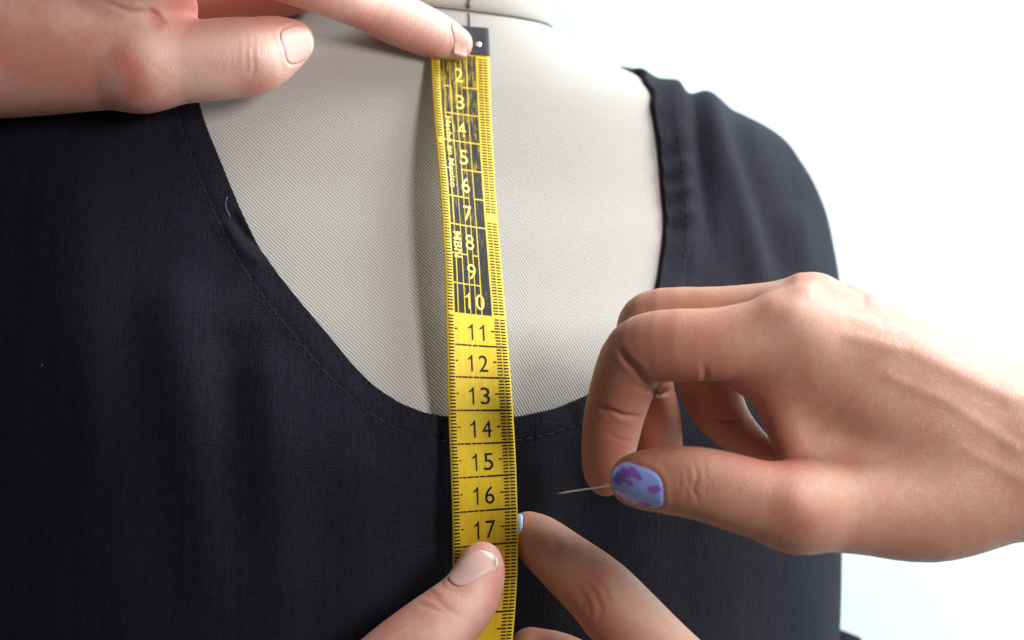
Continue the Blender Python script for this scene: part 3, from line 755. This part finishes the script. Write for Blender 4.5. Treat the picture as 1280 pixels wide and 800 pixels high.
def finish(name, hand, h, mat_, label, grooves=(), bumps=(), reds=(), pales=(), nails=()):
    v, f, n = mesh_sdf(hand, h)
    px, py = proj(v); facing = sstep(0.25, -0.25, n[:, 1])
    disp = np.zeros(len(v)); dark = np.zeros(len(v)); red = np.zeros(len(v)); pale = np.zeros(len(v))
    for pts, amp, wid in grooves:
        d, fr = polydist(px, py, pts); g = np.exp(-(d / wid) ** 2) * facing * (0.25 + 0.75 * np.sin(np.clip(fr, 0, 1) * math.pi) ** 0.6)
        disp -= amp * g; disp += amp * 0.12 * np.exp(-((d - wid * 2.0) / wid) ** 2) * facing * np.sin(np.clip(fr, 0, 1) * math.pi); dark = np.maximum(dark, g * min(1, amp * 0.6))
    for pts, amp, wid in bumps:
        d, fr = polydist(px, py, pts); disp += amp * np.exp(-(d / wid) ** 2) * facing
    for pts, amp, wid in reds:
        d, fr = polydist(px, py, pts); red = np.maximum(red, amp * np.exp(-(d / wid) ** 2) * facing)
    for pts, amp, wid in pales:
        d, fr = polydist(px, py, pts); pale = np.maximum(pale, amp * np.exp(-(d / wid) ** 2) * facing)
    frs = []
    for (frm, Ln, Wd, sq, mt) in nails:
        c, a, b, nn_ = frm; r = v - c; U = r @ a / Ln; Vv = r @ b / Wd; hgt = r @ nn_
        rad = np.where(U < 0, (np.abs(U) ** 3.3 + np.abs(Vv) ** 3.3) ** (1 / 3.3), (np.abs(U) ** sq + np.abs(Vv) ** sq) ** (1 / sq))
        near = (np.abs(hgt) < 7) & ((n @ nn_) > -0.1)
        disp += np.where(near, -0.12 * sstep(1.04, .9, rad) + 0.20 * np.exp(-((rad - 1.16) / .10) ** 2) * sstep(0.75, 0.1, U), 0)
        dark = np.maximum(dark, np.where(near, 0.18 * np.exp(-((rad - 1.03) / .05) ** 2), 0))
    # soft irregular fleshiness
    q = v * 0.045
    disp += 0.22 * np.sin(q[:, 0] * 2.1 + 1.3 * np.sin(q[:, 2] * 1.7)) * np.sin(q[:, 2] * 2.6 + q[:, 1] * 1.9 + 0.6)
    v2 = v + n * disp[:, None]
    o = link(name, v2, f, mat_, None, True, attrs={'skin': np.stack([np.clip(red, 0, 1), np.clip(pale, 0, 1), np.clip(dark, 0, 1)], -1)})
    tag(o, label, 'hand')
    for (frm, Ln, Wd, sq, mt) in nails: nail_mesh(hand, frm, Ln, Wd, mt, o, sq)
    return o

# --- the hand holding the pin
HB = Hand(
    palm=[[(1005,408,-52,42),(1090,440,-50,46),(1190,490,-44,56),(1300,560,-36,84),(1420,620,-30,92)],          # index metacarpal to forearm
          [(1020,388,-36,38),(1110,425,-32,42),(1210,485,-28,55),(1310,555,-24,80)],
          [(1058,402,-18,36),(1140,440,-16,40),(1230,500,-14,52),(1310,560,-12,78)],
          [(1088,425,-4,32),(1160,480,-4,40),(1240,530,-4,52),(1310,575,-8,72)],
          [(1000,638,-62,48),(1080,632,-52,62),(1160,625,-44,78),(1290,585,-36,90),(1420,640,-30,92)],           # thumb metacarpal
          [(1000,448,-50,36),(1066,492,-50,46),(1165,540,-45,60)],
          [(932,454,-50,34),(1000,450,-50,38)],
          ['tri',(965,470,-47),(1010,600,-50),(1180,560,-36),6.5],
          ['tri',(1010,470,-40),(1040,610,-36),(1200,560,-14),9.0]],
    fingers=[[(990,412,-55,46),(900,430,-56,46),(830,432,-53,45),(799,440,-49,42),(771,508,-38,38),(764,540,-34,36),(758,585,-27,30),(757,597,-25,23)],       # index
             [(1015,385,-40,38),(900,394,-36,36),(816,402,-30,38),(806,412,-28,36),(810,480,-20,31),(820,520,-18,31),(828,570,-16,27)],  # middle
             [(1050,395,-22,34),(950,420,-14,36),(880,440,-8,38),(881,468,-8,38),(896,508,-8,35),(914,533,-9,29),(966,570,-14,11)],         # ring
             [(1080,415,-6,30),(990,430,4,32),(925,440,8,30),(890,490,8,26),(900,520,6,24)],                                            # little
             [(1000,634,-62,48),(960,627,-64,49),(885,607,-64,46),(850,602,-62,44),(808,600,-58,38),(796,600,-56,34)]],                # thumb
    kp=10, kf=3.4, kroot=8)
fB = nail_frame(HB, 795, 612, 173, nrm=(-0.18, -0.88, -0.38))
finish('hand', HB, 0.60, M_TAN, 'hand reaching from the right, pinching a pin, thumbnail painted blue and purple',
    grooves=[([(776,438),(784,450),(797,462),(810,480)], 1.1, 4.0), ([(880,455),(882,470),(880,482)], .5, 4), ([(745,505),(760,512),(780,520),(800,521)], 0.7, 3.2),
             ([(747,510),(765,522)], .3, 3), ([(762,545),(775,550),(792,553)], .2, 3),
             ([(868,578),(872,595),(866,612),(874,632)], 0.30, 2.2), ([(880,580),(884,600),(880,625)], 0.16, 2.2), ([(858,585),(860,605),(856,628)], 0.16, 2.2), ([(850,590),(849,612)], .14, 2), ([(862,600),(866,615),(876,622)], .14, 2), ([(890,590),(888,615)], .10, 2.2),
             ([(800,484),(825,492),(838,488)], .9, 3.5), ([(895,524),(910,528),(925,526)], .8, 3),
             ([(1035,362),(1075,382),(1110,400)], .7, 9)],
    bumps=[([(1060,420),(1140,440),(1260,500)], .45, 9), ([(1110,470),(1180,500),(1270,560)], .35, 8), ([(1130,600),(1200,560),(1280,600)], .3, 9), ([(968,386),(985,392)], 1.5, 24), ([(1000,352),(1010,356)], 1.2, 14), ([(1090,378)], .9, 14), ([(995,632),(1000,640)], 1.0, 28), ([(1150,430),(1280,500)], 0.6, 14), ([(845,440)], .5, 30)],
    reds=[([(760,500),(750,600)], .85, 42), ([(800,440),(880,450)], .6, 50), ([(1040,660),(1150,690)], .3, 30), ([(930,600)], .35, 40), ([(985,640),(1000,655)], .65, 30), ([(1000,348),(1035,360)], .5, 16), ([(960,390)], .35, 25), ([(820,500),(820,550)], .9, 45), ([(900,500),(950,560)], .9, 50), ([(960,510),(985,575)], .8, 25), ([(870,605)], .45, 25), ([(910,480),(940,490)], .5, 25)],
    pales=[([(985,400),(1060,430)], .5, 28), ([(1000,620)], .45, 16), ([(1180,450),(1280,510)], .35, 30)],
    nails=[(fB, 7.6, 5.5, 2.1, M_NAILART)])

# --- the pin
pin = empty('sewing_pin'); tag(pin, 'thin silver sewing pin held between thumb and index finger, pointing left', 'pin')
a, b = P(696.5, 617, -12), P(806, 600, -52)
ts = np.linspace(0, 1, 12); v, f = tube([a + (b - a) * t for t in ts], 0.27 * np.minimum(1, 0.12 + ts * 9), 10); link('shaft', v, f, M_STEEL, pin)
hd = b; v, f = tube([hd + (b - a) / np.linalg.norm(b - a) * t for t in (0, .15, .5, .85, 1.0)], [0.3, .7, .85, .7, .2], 12); link('head', v, f, M_STEEL, pin)

# --- upper left hand pressing the tape tip
HA = Hand(
    palm=[[(175,82,2,50),(90,75,6,66),(-40,55,14,92),(-190,30,20,100)],
          [(150,-30,0,60),(60,-10,4,70),(-60,20,14,95),(-190,30,20,100)],
          [(120,-90,18,56),(40,-60,18,64),(-60,0,22,90)],
          ['tri',(205,10,6),(180,60,4),(20,30,6),10.0]],
    fingers=[[(178,84,2,50),(215,80,2,50),(300,72,4,50),(318,70,5,48),(342,60,8,40),(364,53,10,29)],                                      # thumb
             [(150,-30,0,60),(250,-78,-10,52),(342,-50,-5,48),(455,2,24,34),(500,25,31,33),(545,45,36,29),(569,55,39,22)],                       # index
             [(120,-40,28,50),(210,0,38,46),(300,-2,40,36),(372,-8,39,25)],                                                          # middle
             [(110,-80,38,50),(200,-40,52,42),(280,-50,54,36),(360,-60,52,28)]],
    kp=12, kf=3.0, kroot=8)
fA = nail_frame(HA, 373, 55, -14, nrm=(0.66, -0.72, 0.0))
fA2 = nail_frame(HA, 576, 43, 24, nrm=(0.25, -0.36, 0.88))
finish('hand', HA, 0.68, M_PALE, 'hand at the top left with index finger pressing the tape end and bare thumbnail',
    grooves=[([(318,48),(316,65),(318,85),(314,100)], .28, 2.2), ([(310,45),(308,70),(309,95)], .16, 2.4), ([(298,52),(296,75),(292,98)], .10, 2.4), ([(290,60),(288,95)], .10, 2.4), ([(326,50),(325,70)], .12, 2.4),
             ([(128,2),(160,14),(185,16),(205,28)], .5, 3.5), ([(185,10),(198,20),(208,30)], .6, 3)] +
            [([(160 + i * 9, 60 + (i * 37) % 30), (180 + i * 9, 72 + (i * 37) % 30), (195 + i * 9, 95 + (i * 23) % 20)], .03, 1.8) for i in range(9)],
    bumps=[([(178,90),(185,105)], .3, 28), ([(330,75)], .4, 18), ([(60,40),(150,75)], .15, 18)],
    reds=[([(150,70),(165,85),(170,110)], 1.0, 19), ([(105,55),(125,100)], .45, 30), ([(200,30),(195,18)], .9, 10), ([(0,60),(100,90)], .75, 45), ([(310,112),(330,105)], .6, 14), ([(385,45)], .5, 14), ([(230,10),(380,5)], .95, 30), ([(450,30),(540,70)], .7, 22), ([(60,130),(180,132)], .4, 20), ([(120,50)], .3, 40)],
    pales=[([(200,60),(300,50),(350,60)], .85, 34), ([(225,85),(280,100)], .6, 24), ([(460,0),(560,40)], .6, 20), ([(110,20)], .35, 20)],
    nails=[(fA, 6.4, 5.7, 2.4, M_NAILBARE), (fA2, 3.6, 2.7, 2.4, M_NAILSOFT)])

# --- thumb holding the tape from below left
HC = Hand(
    palm=[[(430,890,-34,62),(350,960,-34,80),(240,1090,-36,105)], [(520,1010,-30,60),(440,1060,-30,80),(330,1180,-30,105)], ['tri',(450,930,-32),(520,1010,-30),(330,1080,-32),12.0]],
    fingers=[[(430,890,-34,56),(492,832,-33,51),(542,788,-31,46),(585,748,-28,39),(600,714,-25,31),(603,702,-23,25)],
             [(560,1000,-24,48),(640,940,-14,40),(668,905,-10,36)]],
    kp=12, kf=2.6, kroot=8)
fC = nail_frame(HC, 586, 708, -54, nrm=(-0.62, -0.66, 0.42))
finish('hand', HC, 0.75, M_PALE, 'thumb coming from below left, bare nail, holding the tape under figure 17',
    grooves=[([(528,742),(545,750),(560,762),(572,768)], .35, 3.2), ([(535,738),(552,748)], .3, 3), ([(522,755),(540,760),(560,768)], .25, 3)],
    bumps=[([(545,755)], .5, 22)],
    reds=[([(535,745),(560,755)], .55, 18), ([(560,722),(580,735)], .5, 14), ([(620,710),(625,760),(600,800)], .55, 16), ([(510,760),(470,800)], .5, 16), ([(600,690)], .5, 14)],
    pales=[([(590,740),(560,790)], .7, 28)],
    nails=[(fC, 6.3, 4.3, 2.2, M_NAILBARE)])

# --- fingers behind the tape from below right
HD = Hand(
    palm=[[(905,900,-24,56),(1000,990,-26,80),(1090,1090,-26,100)], [(840,960,-10,52),(940,1050,-12,80),(1060,1140,-20,100)], ['tri',(890,900,-20),(830,960,-12),(1000,1050,-18),10.0]],
    fingers=[[(905,900,-24,56),(840,835,-22,50),(772,764,-20,47),(750,740,-18,44),(705,702,-13,38),(674,676,-8,33),(661,665,-6,26)],
             [(840,960,-10,52),(760,870,-8,42),(700,828,-6,36),(664,815,-5,31)]],
    kp=12, kf=2.6, kroot=8)
fD = nail_frame(HD, J((661,665,-6,26))[0], None, -128, nrm=(-0.72, -0.55, 0.42))
finish('hand', HD, 0.75, M_TAN, 'fingers reaching from below right, index tip with blue nail beside the tape',
    grooves=[([(733,728),(745,742),(752,760),(748,775)], .35, 3.6), ([(722,735),(735,750),(738,768)], .28, 3.2), ([(742,722),(757,738),(762,755)], .28, 3.2), ([(728,745),(730,762)], .2, 3), ([(690,668),(697,690),(690,715)], .25, 6)],
    bumps=[([(755,735)], .8, 20)],
    reds=[([(740,740),(735,765),(760,790)], .8, 26), ([(665,680)], .4, 25), ([(690,760),(740,800)], .5, 20), ([(660,800)], .5, 40)],
    pales=[([(715,700)], .4, 20), ([(790,745),(850,800)], .85, 20), ([(765,735)], .5, 10)],
    nails=[(fD, 4.0, 3.0, 2.6, M_NAILBLUE)])
